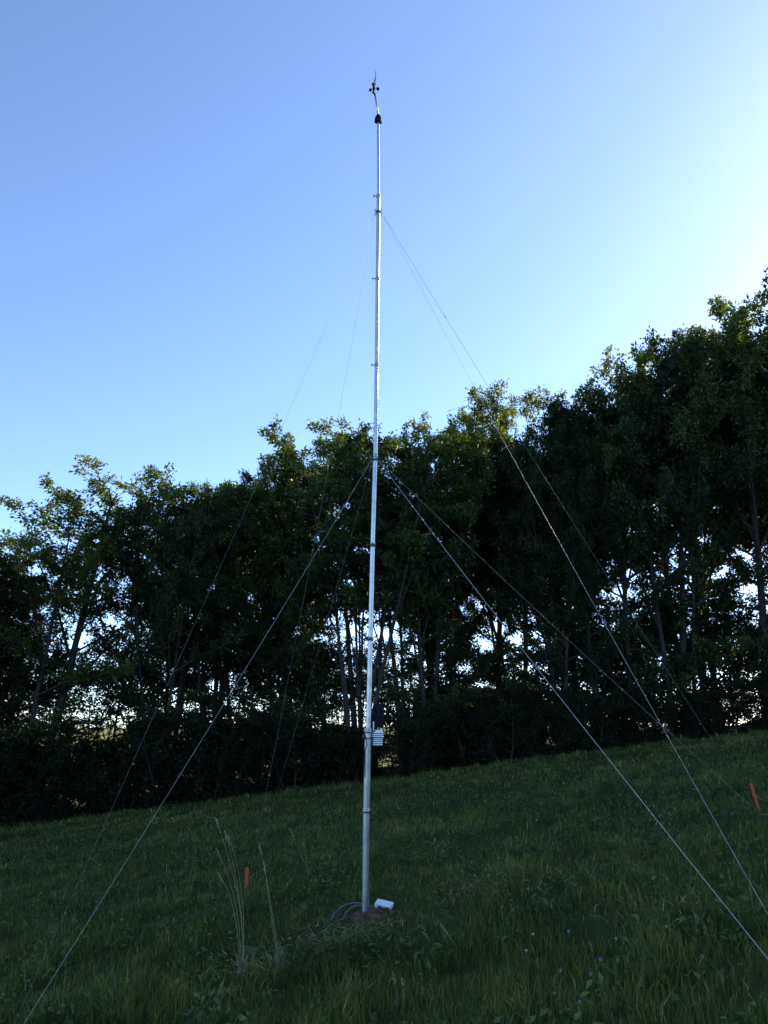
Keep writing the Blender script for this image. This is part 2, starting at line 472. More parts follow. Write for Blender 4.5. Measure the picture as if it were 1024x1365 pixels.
def tree(kind, x, y, height, rz, label, group=None, name='tree', wide=1.0):
    s = height / VARH[kind]
    root = empty(name, (x, y, float(gz(x, y))), rz, (s * wide, s * wide, s))
    wd, cr = VAR[kind]
    link('trunk', wd, root); link('crown', cr, root)
    tag(root, label, 'tree', group)
    return root
def tree_px(kind, px, top, Yd, rz, label, group=None, wide=1.0, name='tree'):
    """stand a tree at distance Yd and size it so that its crown top is seen at (px, top)"""
    p = at(px, top, Yd)
    x = p[0]; h = p[2] - float(gz(x, Yd))
    V = VARV[kind]
    c, s_ = math.cos(rz), math.sin(rz)
    for _ in range(5):
        s = h / VARH[kind]
        wx = x + s * wide * (V[:, 0] * c - V[:, 1] * s_)
        wy = Yd + s * wide * (V[:, 0] * s_ + V[:, 1] * c)
        wz = float(gz(x, Yd)) + s * V[:, 2] - CAMZ
        dep = wy * math.cos(PITCH) + wz * math.sin(PITCH)
        v_ = H_ / 2 - F_ * (wz * math.cos(PITCH) - wy * math.sin(PITCH)) / dep
        u_ = W_ / 2 + F_ * wx / dep
        vt = np.quantile(v_, 0.0015)
        ut = np.median(u_[v_ < np.quantile(v_, 0.02)])
        h += (vt - top) * Yd / F_ * 0.9
        x += (px - ut) * Yd / F_ * 0.8
    return tree(kind, x, Yd, h, rz, label, group, name=name, wide=wide)

front = [
    ('dense', -45, 742, 24.6, 0.3, 'low dark broad tree at the bottom end of the treeline', 1.2),
    ('airy', 125, 614, 26.0, 1.0, 'airy tree with sunlit yellow-green top beside the low dark tree', 1.25),
    ('airy2', 205, 624, 27.2, 2.2, 'slender thin-crowned tree between the airy tree and the dark bushy one', 1.05),
    ('dense2', 272, 650, 26.2, 0.4, 'dark bushy tree at the dip of the treeline below the mast', 0.85),
    ('airy3', 320, 634, 27.4, 4.4, 'round-topped leafy tree rising behind the dark bushy one', 0.8),
    ('mid2', 385, 606, 27.6, 3.1, 'leafy tree filling the rise between the round-topped and vase-shaped trees', 0.65),
    ('vase', 432, 570, 25.8, 1.3, 'vase-shaped tree of several forking stems left of the mast', 1.05),
    ('airy2', 484, 562, 27.0, 3.9, 'many-stemmed thin tree directly behind the mast', 0.85),
    ('vase2', 545, 558, 26.4, 5.2, 'bright-topped tree with bare parallel stems just right of the mast', 0.95),
    ('mid', 597, 568, 26.2, 0.9, 'leafy tree against the shed corner, sky showing past its stems', 0.75),
    ('airy3', 664, 514, 29.0, 2.6, 'pale sunlit tree poking up behind the dark crowns', 0.75),
    ('dense', 690, 590, 25.8, 2.0, 'black leafy tree in front of the shed', 0.8),
    ('dense3', 755, 530, 26.0, 3.3, 'dark tree beside the shed, second in height to its uphill neighbour', 0.7),
    ('mid2', 800, 514, 26.3, 4.6, 'dark full-crowned tree next to the step up in the treeline', 0.7),
    ('mid', 915, 444, 25.8, 0.2, 'tall tree standing where the treeline steps up, gaps in its middle', 0.75),
    ('dense2', 890, 450, 26.4, 1.9, 'tall dark tree just below the highest crown', 0.7),
    ('mid2', 995, 394, 26.0, 5.6, 'highest tree of the row with ragged lit crown', 0.75),
    ('dense', 1090, 392, 26.2, 3.0, 'tall dark tree uphill of the highest ragged crown', 0.75),
]
for k, px, tp, Yd, rz, lab, wd in front:
    tree_px(k, px, tp, Yd, rz, lab, wide=wd)
back = [('dense2', 30, 770, 29.5, 0.5), ('mid', 255, 690, 30, 1.5), ('dense', 320, 690, 31, 2.5), ('dense', 620, 640, 30.5, 4.5),
        ('dense2', 700, 600, 31, 5.5), ('dense', 775, 570, 30.5, 0.7), ('mid', 925, 500, 31, 1.7), ('dense', 1000, 470, 30.5, 2.7)]
for k, px, tp, Yd, rz in back:
    tree_px(k, px, tp, Yd, rz, 'dark leafy tree in the second row behind the treeline', 'second-row trees behind the treeline')
for i, (px, tp, Yd) in enumerate([(45, 840, 27.5), (95, 862, 28.6), (150, 850, 27.4), (200, 830, 28.8), (245, 815, 27.2), (362, 800, 28.2), (425, 860, 27.4), (462, 845, 28.8), (500, 870, 27.6), (540, 850, 28.4), (575, 830, 27.5),
                                  (735, 800, 27.6), (785, 815, 28.6), (838, 830, 27.4), (893, 800, 28.4), (942, 815, 27.6), (995, 780, 28.4)]):
    tree_px('sapling' if i % 3 else 'thin_sapling', px, tp, Yd, i * 0.83, 'young leafy sapling filling the shade under the taller trees', 'saplings under the treeline', 1.1, name='sapling')
for i in range(11):       # the row goes on uphill, outside the frame, placed there to shade the field
    x = 16.2 + i * 2.9
    tree(('dense', 'dense2', 'mid')[i % 3], x, 26.0 + 0.8 * math.sin(i * 2.3), 15.2 + 0.7 * math.sin(i * 1.7), i * 1.3,
         'tall dark tree continuing the row uphill, out of view, to shade the field', 'uphill end of the treeline')
for i in range(10):  # second unseen row, added to stop sun leaking onto the grass
    x = 17.5 + i * 2.9
    tree(('dense2', 'dense')[i % 2], x, 30.0 + 0.8 * math.sin(i * 1.3), 14.2 + 0.7 * math.sin(i * 2.7), i * 2.1,
         'tall dark tree continuing the row uphill, out of view, to shade the field', 'uphill end of the treeline')
for i in range(4):       # and downhill
    x = -16.5 - i * 3.4
    tree(('mid', 'dense2')[i % 2], x, 26.0, 9.5 + math.sin(i * 2), i * 1.9,
         'leafy tree continuing the row downhill past the low dark tree', 'downhill end of the treeline')

sr = np.random.default_rng(77)
for i in range(54):
    j = i % 30 if i < 30 else (i - 30) * 1.25
    x = -14.5 + j * 1.0 + sr.uniform(-0.3, 0.3)
    y = float(edge_y(x)) + 0.9 + sr.uniform(-0.15, 0.9) + (0 if i < 30 else 2.6)
    h = sr.uniform(0.7, 1.25) * (1.05 if x < -3 else 0.78) * (1 if i < 30 else 0.8)
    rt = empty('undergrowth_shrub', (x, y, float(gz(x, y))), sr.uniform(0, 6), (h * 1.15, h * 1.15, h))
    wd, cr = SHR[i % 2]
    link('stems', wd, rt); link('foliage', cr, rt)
    tag(rt, 'dark leafy undergrowth shrub at the foot of the treeline', 'shrub', 'undergrowth shrubs below the trees')

# ------------------------------------------------------------------ shed behind the trees
sx0, sx1 = at(553, 960, 30.0)[0], at(722, 960, 30.0)[0]
scx = (sx0 + sx1) / 2; sw = sx1 - sx0
sgz = float(min(gz(sx0, 30), gz(sx1, 33))) - 0.1
stop_ = at(600, 920, 30.0)[2]
shed = empty('shed', (scx, 30.0, sgz))
tag(shed, 'low dark timber shed glimpsed behind the tree trunks', 'shed')
hh = stop_ - sgz
MB().box((0, 1.5, hh / 2), (sw - 0.06, 2.9, hh)).build('wall', M['shed_board'], shed)
nb = 24
bm_ = MB().box((0, 0, 0), (sw / nb - 0.02, 0.03, hh - 0.05)).mesh('board', M['shed_board'])
for i in range(nb):
    o = link('board', bm_, shed); o.location = (-sw / 2 + (i + 0.5) * sw / nb, 0.03 + 0.004 * math.sin(i * 7), hh / 2)
MB().box((0, 1.5, hh + 0.06), (sw + 0.25, 3.5, 0.12), rot('x', 4)).build('roof', M['shed_roof'], shed)

# ------------------------------------------------------------------ mast
MY = 8.7
base_p = on_ground(487, 1222); MY = base_p[1]
mast = empty('weather_mast', base_p)
tag(mast, 'tall thin telescopic silver mast standing in the meadow, held by wires', 'mast')
def L(px, py, Y=None): return at(px, py, MY if Y is None else Y) - base_p
J = [(487, 1222), (488.5, 1081), (491, 975), (494, 852), (497, 727), (500.6, 608), (502.2, 487), (503.4, 372), (504.6, 262), (504.2, 160)]
JP = [L(*j) for j in J]
JP[0][2] -= 0.25
RD = [0.037, 0.0365, 0.0275, 0.0268, 0.026, 0.0252, 0.0244, 0.0236, 0.0165]
for i in range(9):
    mb = MB()
    a, c = JP[i], JP[i + 1]
    if i < 8: c = c + (c - a) / np.linalg.norm(c - a) * 0.035
    rr = RD[i]
    mb.tube([a, a + (c - a) * 0.004, a + (c - a) * 0.008, a + (c - a) * 0.5, c - (c - a) * 0.008, c - (c - a) * 0.004, c], [rr - 0.002, rr, rr, rr, rr, rr, rr - 0.002], 20)
    o = mb.build('pole_section', M['steel'] if i < 2 else M['alu'], mast, True)
# collars with a wing bolt at each joint
for i in range(1, 9):
    p = JP[i]; rr = RD[i - 1]
    cb = MB().lathe([(rr + 0.0005, -0.02), (rr + 0.004, -0.018), (rr + 0.004, 0.018), (rr + 0.0005, 0.02)], p, 20)
    cb.build('collar', M['dark_metal'] if i in (3, 4) else M['steel'], mast, True)
    sg = 1 if i in (1, 2) else -1
    bb = MB().tube([p + (sg * rr * 0.9, -0.005, 0), p + (sg * (rr + 0.032), -0.012, 0)], 0.006, 8)
    bb.box(p + (sg * (rr + 0.036), -0.012, 0.0), (0.010, 0.014, 0.036), rot('x', 20), 0.003)
    bb.build('bolt', M['dark_metal'], mast)
# black fitting near the top
p = L(504.2, 158)
fb = MB().lathe([(0.018, -0.065), (0.038, -0.06), (0.040, -0.02), (0.046, 0.0), (0.034, 0.035), (0.017, 0.06)], p, 12)
fb.box(p + (-0.036, -0.01, -0.035), (0.018, 0.03, 0.075), rot('y', 8), 0.004)
fb.box(p + (0.036, 0.01, -0.035), (0.018, 0.03, 0.075), rot('y', -8), 0.004)
fb.build('top_clamp', M['black'], mast, False)
# guy rings
RING = {}
for nm, (px, py), rr in (('u', (504.4, 283), RD[7]), ('l', (500.0, 613), RD[5])):
    p = L(px, py); RING[nm] = p + base_p
    rb = MB().lathe([(rr + 0.001, -0.012), (rr + 0.006, -0.012), (rr + 0.006, 0.012), (rr + 0.001, 0.012)], p, 20)
    for k in range(4):
        a = math.radians(45 + 90 * k)
        e = p + np.array([math.cos(a), math.sin(a), 0]) * (rr + 0.024)
        q = np.arange(11) * 2 * math.pi / 10
        ca = np.array([math.cos(a), math.sin(a), 0])
        rb.tube([e + ca * 0.018 * math.cos(t) + np.array([0, 0, 0.018 * math.sin(t)]) for t in q], 0.0045, 6, False)
    rb.build('guy_ring', M['dark_metal'], mast, True)

# ------------------------------------------------------------------ guy wires (+ the orange stakes they run to)
ANCH = {'far_left': on_ground(328, 1189), 'far_right': on_ground(1012, 1078), 'near_left': on_ground(-13, 1424), 'near_right': on_ground(1135, 1401)}
def guy(ring, anchor, label, rad, mat, az, clips=()):
    s = RING[ring].copy(); e = ANCH[anchor].copy()
    h = e - s; h[2] = 0; h /= np.linalg.norm(h)
    s = s + h * 0.05
    e = e + np.array([0, 0, -0.06])
    t = np.linspace(0, 1, 25)[:, None]
    pts = (s + (e - s) * t)
    pts[:, 2] -= 0.10 * (4 * t[:, 0] * (1 - t[:, 0])) * (0.8 if ring == 'u' else 0.5)
    root = empty('guy_wire', s)
    tag(root, label, 'guy wire', 'guy wires of the mast')
    MB().tube(pts - s, rad, 6).build('strand', M[mat], root, True)
    # loop and thimble at the ring, clips along the strand
    d = (pts[1] - pts[0]) / np.linalg.norm(pts[1] - pts[0])
    for c in (0.16,) + tuple(clips):
        i = c * 24; k = int(i); q = pts[k] + (pts[k + 1] - pts[k]) * (i - k) - s
        dd = (pts[k + 1] - pts[k]); dd /= np.linalg.norm(dd)
        MB().tube([q - dd * 0.02, q - dd * 0.012, q + dd * 0.012, q + dd * 0.02], [rad, rad * 2.6, rad * 2.6, rad], 8).build('wire_clip', M['steel' if mat == 'wire' else 'wire_dull'], root)
    return root
guy('u', 'near_right', 'long silver guy wire from the top mast ring down to the uphill foreground', 0.0013, 'wire', 0, (0.62, 0.8))
guy('u', 'far_right', 'thin dull guy wire from the top mast ring to the tilted orange stake', 0.0019, 'wire_dull', 0)
guy('u', 'near_left', 'faint guy wire from the top mast ring across the airy tree into the grass', 0.0009, 'wire_dull', 0)
guy('u', 'far_left', 'faint steep guy wire from the top mast ring to the upright orange stake', 0.0013, 'wire_dull', 0)
guy('l', 'near_left', 'bright silver guy wire from the lower mast ring toward the downhill foreground', 0.0015, 'wire', 0, (0.08,))
guy('l', 'near_right', 'brightest guy wire from the lower mast ring slanting across the uphill grass', 0.0021, 'wire', 0, (0.2, 0.24))
guy('l', 'far_right', 'grey guy wire from the lower mast ring to the tilted orange stake', 0.0014, 'wire', 0)
guy('l', 'far_left', 'dark guy wire from the lower mast ring to the upright orange stake', 0.0010, 'wire_dull', 0)

def stake(p, h, w, tilt, label):
    root = empty('marker_stake', p)
    root.rotation_euler = (0, math.radians(tilt), 0.3)
    MB().box((0, 0, h * 0.55), (w, w * 0.5, h * 0.9), None, 0.004).build('painted_shaft', M['orange'], root)
    MB().box((0, 0, -0.03), (w * 0.96, w * 0.48, h * 0.2 + 0.08)).build('bare_foot', M['raw_wood'], root)
    tag(root, label, 'stake', 'orange marker stakes at the wire anchors')
pa = ANCH['far_left']; sc = F_ / np.dot(pa - np.array([0, 0, CAMZ]), np.array([0, math.cos(PITCH), math.sin(PITCH)]))
stake(pa + (0, 0.02, 0), 30 / sc, 4.4 / sc, 0, 'upright orange marker stake beside the tall pale grass stalks')
pa = ANCH['far_right']; sc = F_ / np.dot(pa - np.array([0, 0, CAMZ]), np.array([0, math.cos(PITCH), math.sin(PITCH)]))
stake(pa + (0, 0.02, 0), 33 / sc, 4.0 / sc, -13, 'tilted orange marker stake on the uphill grass')

# ------------------------------------------------------------------ anemometer
p0 = at(504.0, 152, MY); p1 = at(500.3, 126, MY)
an = empty('anemometer', p0)
tag(an, 'small black cup anemometer with wind vane tipping off the mast top', 'anemometer')
ax_ = (p1 - p0) / np.linalg.norm(p1 - p0)
MB().tube([np.zeros(3) - ax_ * 0.04, (p1 - p0)], 0.0125, 12).build('arm', M['alu'], an, True)
q = p1 - p0
MB().tube([q + (0, 0, -0.02), q + (-0.012, 0, 0.02), q + (-0.03, 0, 0.03), q + (-0.022, 0, 0.07)], 0.013, 10).build('bracket', M['black'], an, True)
hub = at(498.3, 117, MY) - p0
MB().lathe([(0.012, -0.05), (0.016, -0.045), (0.016, 0.02), (0.012, 0.03), (0.026, 0.045), (0.024, 0.055), (0.008, 0.08), (0.004, 0.09)], hub, 14).build('housing', M['black'], an, True)
for k in range(3):
    a = math.radians(0 + 120 * k) + 0.25
    d = np.array([math.cos(a), math.sin(a), 0]); tn = np.array([-math.sin(a), math.cos(a), 0])
    mb = MB().tube([hub + d * 0.01, hub + d * 0.05], 0.004, 6)
    R = np.stack([d, np.array([0, 0, 1.0]), tn], 1)
    prof = [(0.024 * math.cos(t), 0.026 * math.sin(t)) for t in np.linspace(0, 1.5, 6)]
    mb.lathe([(0.021, 0.001)] + prof, hub + d * 0.058 , 14, R)
    mb.build('cup', M['black'], an, True)
v0 = at(499.0, 109, MY) - p0; v1 = at(500.5, 103, MY) - p0; v2 = at(501.2, 94, MY) - p0
MB().tube([v0, v1, v2], [0.006, 0.004, 0.003], 8).build('vane_rod', M['black'], an, True)
MB().box((v1 + v2) / 2 + (0, 0.09, 0.0), (0.004, 0.15, 0.07), rot('y', 5)).build('vane_fin', M['black'], an)
MB().tube([v1, (v1 + v2) / 2 + (0, 0.04, 0)], 0.004, 6).build('vane_boom', M['black'], an)

# ------------------------------------------------------------------ radiation shield, sensor box
sp = at(503.5, 984, MY + 0.03)
sh = empty('radiation_shield', sp)
tag(sh, 'white louvred radiation shield clamped to the mast above the grass', 'sensor shield')
MB().lathe([(0.03, 0.088), (0.045, 0.083), (0.058, 0.066), (0.064, 0.055), (0.062, 0.052)], (0, 0, 0), 28).build('dome', M['white'], sh, True)
for k, (z, r_) in enumerate([(0.038, 0.066), (0.018, 0.068), (-0.006, 0.058), (-0.026, 0.058), (-0.046, 0.058), (-0.066, 0.058)]):
    MB().lathe([(r_ - 0.022, z + 0.008), (r_ - 0.004, z + 0.006), (r_, z - 0.004), (r_ - 0.002, z - 0.007), (r_ - 0.006, z - 0.003), (r_ - 0.022, z + 0.004)][::-1], (0, 0, 0), 28).build('louvre_plate', M['white'], sh, True)
MB().lathe([(0.034, -0.068), (0.034, 0.055)], (0, 0, 0), 20).build('sensor_core', M['navy'], sh, True)
mp = at(490.9, 984, MY) - sp
ub = MB()
th = np.linspace(0, 2 * math.pi, 21)
ub.tube([mp + np.array([0.042 * math.cos(t), 0.042 * math.sin(t), 0]) for t in th], 0.005, 8, False)
ub.box(mp + (-0.05, -0.01, 0.014), (0.02, 0.03, 0.05), None, 0.004)
ub.box((0.0, 0, 0.005), (0.15, 0.03, 0.008))
ub.build('mounting_clamp', M['dark_metal'], sh, True)
MB().box((-0.045, -0.03, 0.13), (0.012, 0.02, 0.09), None, 0.003).build('bracket_tongue', M['white'], sh)
MB().tube([(0.04, 0, 0.07), (0.04, 0, 0.10)], [0.014, 0.012], 10).build('cap_knob', M['white'], sh)
cb = [mp + (-0.03, -0.035, 0.03), mp + (-0.012, -0.046, -0.06), mp + (-0.034, -0.03, -0.13), mp + (-0.032, -0.03, -0.4)]
MB().tube(cb, 0.004, 6).build('signal_cable', M['black'], sh, True)
bp_ = at(504.5, 954, MY + 0.05)
bx = empty('sensor_box', bp_)
tag(bx, 'dark navy sensor box fixed on the mast above the white shield', 'sensor box')
MB().box((0, 0, 0), (0.115, 0.06, 0.25), None, 0.01).build('case', M['navy'], bx)
MB().box((-0.02, -0.036, 0.0), (0.10, 0.012, 0.03)).build('strap', M['black'], bx)

# ------------------------------------------------------------------ things at the foot of the mast
def soil_h(x, y):
    dx, dy = x - base_p[0] - 0.05, y - base_p[1] + 0.02
    return 0.05 * np.exp(-((dx / 0.33) ** 2 + (dy / 0.25) ** 2))
u = np.linspace(-1, 1, 41)
SX, SY = np.meshgrid(u * 0.55, u * 0.38)
mask_r = np.hypot(SX / 0.55, SY / 0.38)
wx, wy = base_p[0] + 0.05 + SX, base_p[1] - 0.02 + SY
SZ = gz(wx, wy) - 0.04 + 0.10 * np.exp(-mask_r ** 2 * 4.2) + 0.015 * rng.normal(0, 1, SX.shape) * np.exp(-mask_r ** 2 * 2)
ii = np.arange(41 * 41).reshape(41, 41)
sf = np.stack([ii[:-1, :-1], ii[:-1, 1:], ii[1:, 1:], ii[1:, :-1]], -1).reshape(-1, 4)
tag(link('soil_mound', np_mesh('soil_mound', np.stack([wx, wy, SZ], -1).reshape(-1, 3), [sf], M['soil'], True)), 'reddish bare soil heaped round the mast foot', 'soil', kind='structure')
def soil_z(x, y):
    r_ = math.hypot((x - base_p[0] - 0.05) / 0.55, (y - base_p[1] + 0.02) / 0.38)
    return float(gz(x, y)) - 0.04 + 0.10 * math.exp(-r_ ** 2 * 4.2)
cr = np.random.default_rng(5)
clod_m = []
for k in range(3):
    mb = MB()
    mb.lathe([(0.02, -0.6), (0.75, -0.4), (1.0, 0.0), (0.7, 0.45), (0.1, 0.62)], (0, 0, 0), 8)
    v = mb.v[0]; mb.v[0] = v * cr.uniform(0.75, 1.2, (len(v), 1))
    clod_m.append(mb.mesh('soil_clod', M['soil']))
for k in range(26):
    gx = base_p[0] + (cr.normal(-0.16, 0.07) if k < 13 else cr.normal(0.18, 0.16)); gy = base_p[1] + cr.normal(-0.10, 0.08)
    s_ = cr.uniform(0.012, 0.04)
    o = link('soil_clod', clod_m[k % 3]); o.location = (gx, gy, soil_z(gx, gy) + s_ * 0.4); o.rotation_euler = tuple(cr.uniform(0, 6, 3)); o.scale = (s_, s_ * 0.9, s_ * 0.8)
    tag(o, 'reddish clod of earth lying at the mast foot', 'clod', 'earth clods round the mast')

jb = on_ground(512, 1213)
jb = np.array([jb[0] + 0.0, jb[1] - 0.05, soil_z(jb[0], jb[1] - 0.05) + 0.035])
jbo = empty('junction_box', jb)
jbo.rotation_euler = (math.radians(13), math.radians(9), math.radians(-14))
tag(jbo, 'white plastic junction box lying tilted beside the mast foot', 'junction box')
MB().box((0, 0, -0.004), (0.175, 0.11, 0.035), None, 0.008).build('case', M['white'], jbo)
MB().box((0, 0, 0.024), (0.18, 0.115, 0.018), None, 0.006).build('lid', M['white'], jbo)
for a, b_ in ((-1, -1), (1, -1), (1, 1), (-1, 1)):
    MB().lathe([(0.006, 0), (0.006, 0.003)], (a * 0.08, b_ * 0.047, 0.033), 8).build('screw', M['steel'], jbo)
MB().tube([(0.09, -0.02, -0.01), (0.115, -0.02, -0.01)], 0.012, 10).build('cable_gland', M['black'], jbo)

def cable(pts, rad, label):
    P = np.array(pts, float)
    # Catmull-Rom
    Q = np.vstack([2 * P[0] - P[1], P, 2 * P[-1] - P[-2]]); out = []
    for i in range(1, len(Q) - 2):
        for t in np.linspace(0, 1, 8, endpoint=False):
            a, b_, c, d = Q[i - 1], Q[i], Q[i + 1], Q[i + 2]
            out.append(0.5 * (2 * b_ + (c - a) * t + (2 * a - 5 * b_ + 4 * c - d) * t ** 2 + (3 * b_ - a - 3 * c + d) * t ** 3))
    out.append(P[-1]); out = np.array(out)
    o = MB().tube(out - out[0], rad, 8).build('cable', M['cable'], None, True)
    o.location = out[0]
    tag(o, label, 'cable')
def gp(px, py, dz, Y): 
    q = at(px, py, Y); return q
B = base_p
cable([B + np.array(q) for q in ((0.10, 0.09, 0.07), (0.0, 0.14, 0.085), (-0.11, 0.14, 0.10), (-0.21, 0.09, 0.09), (-0.28, 0.02, 0.06), (-0.33, -0.05, 0.01), (-0.36, -0.1, -0.06))], 0.008, 'grey cable arching from the junction box behind the mast into the grass')
cable([B + np.array(q) for q in ((0.12, 0.03, 0.065), (0.04, 0.08, 0.075), (-0.04, 0.09, 0.085), (-0.11, 0.06, 0.085), (-0.17, 0.0, 0.06), (-0.21, -0.06, 0.02), (-0.23, -0.10, -0.05))], 0.008, 'shorter grey cable looping close round the mast foot')

# ------------------------------------------------------------------ grass
def grass_region(r, y0, y1, dens, hmin, hmax, wid, xpad=1.6, k=0.56, curve=0.5):
    area_n = int(dens * (y1 - y0) * (k * (y0 + y1) + 2 * xpad))
    y = np.sqrt(r.uniform(y0 ** 2, y1 ** 2, area_n)) if y0 > 0 else r.uniform(y0, y1, area_n)
    x = r.uniform(-1, 1, area_n) * (k * np.abs(y) + xpad)
    keep = y < edge_y(x) + r.normal(0.5, 0.5, area_n)
    keep &= np.hypot(x - base_p[0], y - base_p[1]) > (1.2 if hmax > 0.35 and y0 < 20 else 0)
    cl = 0.5 + 0.5 * wob(x, y, 1.3, 12) * 0.7 + 0.3 * wob(x, y, 0.45, 25)
    keep &= r.random(area_n) < 0.30 + 0.85 * cl
    dm = np.hypot((x - base_p[0] - 0.02) / 0.34, (y - base_p[1] - 0.02) / 0.15)
    keep &= (dm > 1) | (r.random(area_n) < 0.12 + 0.3 * dm)
    x, y, cl = x[keep], y[keep], cl[keep]
    n = len(x)
    shade = smooth(0.6, 2.0, np.hypot((x - base_p[0]) / 0.6, (y - base_p[1]) / 0.8))
    h = 0.85 * r.uniform(hmin, hmax, n) * np.clip(0.35 + 0.85 * cl, 0.25, 1.6) * (0.5 + 0.5 * shade)
    a = r.uniform(0, 6.28, n)
    lean = r.uniform(0.1, 0.75, n) * h * curve * 1.6
    dx, dy = np.cos(a), np.sin(a)
    a2 = r.uniform(0, 6.28, n)
    w = wid * r.uniform(0.5, 1.7, n)
    sx, sy = np.cos(a2) * w / 2, np.sin(a2) * w / 2
    z = gz(x, y) - 0.01
    p0 = np.stack([x, y, z], -1); s = np.stack([sx, sy, 0 * sx], -1)
    p1 = np.stack([x + dx * lean * 0.30, y + dy * lean * 0.30, z + h * 0.6], -1)
    p2 = np.stack([x + dx * lean, y + dy * lean, z + h * r.uniform(0.75, 1.0, n)], -1)
    v = np.stack([p0 - s, p0 + s, p1 + s * 0.75, p1 - s * 0.75, p2], 1).reshape(-1, 3)
    tint = np.clip(0.37 + 0.20 * wob(x, y, 4.5, 3) + 0.18 * wob(x, y, 1.6, 18) + 0.16 * wob(x, y, 0.5, 28) + r.normal(0, 0.22, n), 0, 0.93)
    tint = np.where(r.random(n) < 0.010, 1.0, tint)
    return v, np.repeat(tint, 5)
gr = np.random.default_rng(21)
parts = [grass_region(gr, 1.0, 4.6, 500, 0.10, 0.24, 0.007, 2.5),
         grass_region(gr, 4.6, 7.2, 2300, 0.10, 0.26, 0.0062),
         grass_region(gr, 7.2, 10.5, 1700, 0.08, 0.21, 0.0068),
         grass_region(gr, 10.5, 16, 800, 0.07, 0.17, 0.010),
         grass_region(gr, 16, 26, 330, 0.06, 0.15, 0.016),
         grass_region(gr, 4.2, 9.0, 60, 0.26, 0.46, 0.0045, curve=0.45),
         grass_region(gr, 9.0, 18.0, 14, 0.25, 0.42, 0.007, curve=0.4),
         grass_region(gr, 22.8, 25.2, 160, 0.10, 0.27, 0.014)]
def thatch(r, x0, y0, sx, sy, n):
    x = r.normal(x0, sx, n); y = r.normal(y0, sy, n)
    a = r.uniform(0, 6.28, n); l = r.uniform(0.06, 0.20, n); z = gz(x, y) + r.uniform(0.03, 0.12, n)
    d = np.stack([np.cos(a) * l, np.sin(a) * l, r.normal(0, 0.03, n)], -1); s_ = np.stack([-np.sin(a), np.cos(a), 0 * a], -1) * 0.0028
    p = np.stack([x, y, z], -1)
    v = np.stack([p - s_, p + s_, p + d * 0.6 + s_ + (0, 0, 0.012), p + d * 0.6 - s_ + (0, 0, 0.012), p + d], 1).reshape(-1, 3)
    return v, np.repeat(np.clip(r.normal(0.95, 0.05, n), 0.8, 1), 5)
for (px, py, a_, b_, n_) in ((640, 1190, 0.35, 0.3, 260), (470, 1250, 0.35, 0.18, 150), (325, 1305, 0.14, 0.10, 90), (440, 1265, 0.3, 0.15, 90), (600, 1130, 0.4, 0.4, 70), (850, 1150, 0.6, 0.5, 130), (160, 1150, 0.6, 0.6, 60), (880, 1230, 0.4, 0.3, 80)):
    q_ = on_ground(px, py); parts.append(thatch(gr, q_[0], q_[1], a_, b_, n_))
gv = np.concatenate([p[0] for p in parts]); gt = np.concatenate([p[1] for p in parts])
nb_ = len(gv) // 5
b5 = np.arange(nb_)[:, None] * 5
go = link('meadow_grass', np_mesh('meadow_grass', gv, [b5 + np.array([0, 1, 2, 3]), b5 + np.array([3, 2, 4])], M['grass'], False, {'tint': gt}))
tag(go, 'uneven dark green meadow grass covering the slope', 'grass', kind='stuff')
print('blades', nb_)

# broad-leaved weeds and clover patches between the blades
wr = np.random.default_rng(44)
n = 5200
y = np.sqrt(wr.uniform(4.2 ** 2, 17 ** 2, n)); x = wr.uniform(-1, 1, n) * (0.55 * y + 1)
k_ = (wob(x, y, 1.7, 5) + 0.4 * wr.normal(0, 1, n) > 0.25) & (np.hypot((x - base_p[0]) / 0.6, (y - base_p[1]) / 0.45) > 1)
x, y = x[k_], y[k_]
pos = np.stack([x, y, gz(x, y) + wr.uniform(0.03, 0.13, len(x))], -1)
out = np.stack([wr.normal(0, .6, len(x)), wr.normal(0, .6, len(x)), np.full(len(x), 0.8)], -1)
wm = leaves_mesh('meadow_weeds', pos, out, wr, M['weed'], 0.06, 9, 0.12, 0.3, np.clip(0.5 + 0.3 * wob(x, y, 1.0, 9), 0, 1))
tag(link('meadow_weeds', wm), 'low broad-leaved weeds growing through the meadow grass', 'weeds', kind='stuff')

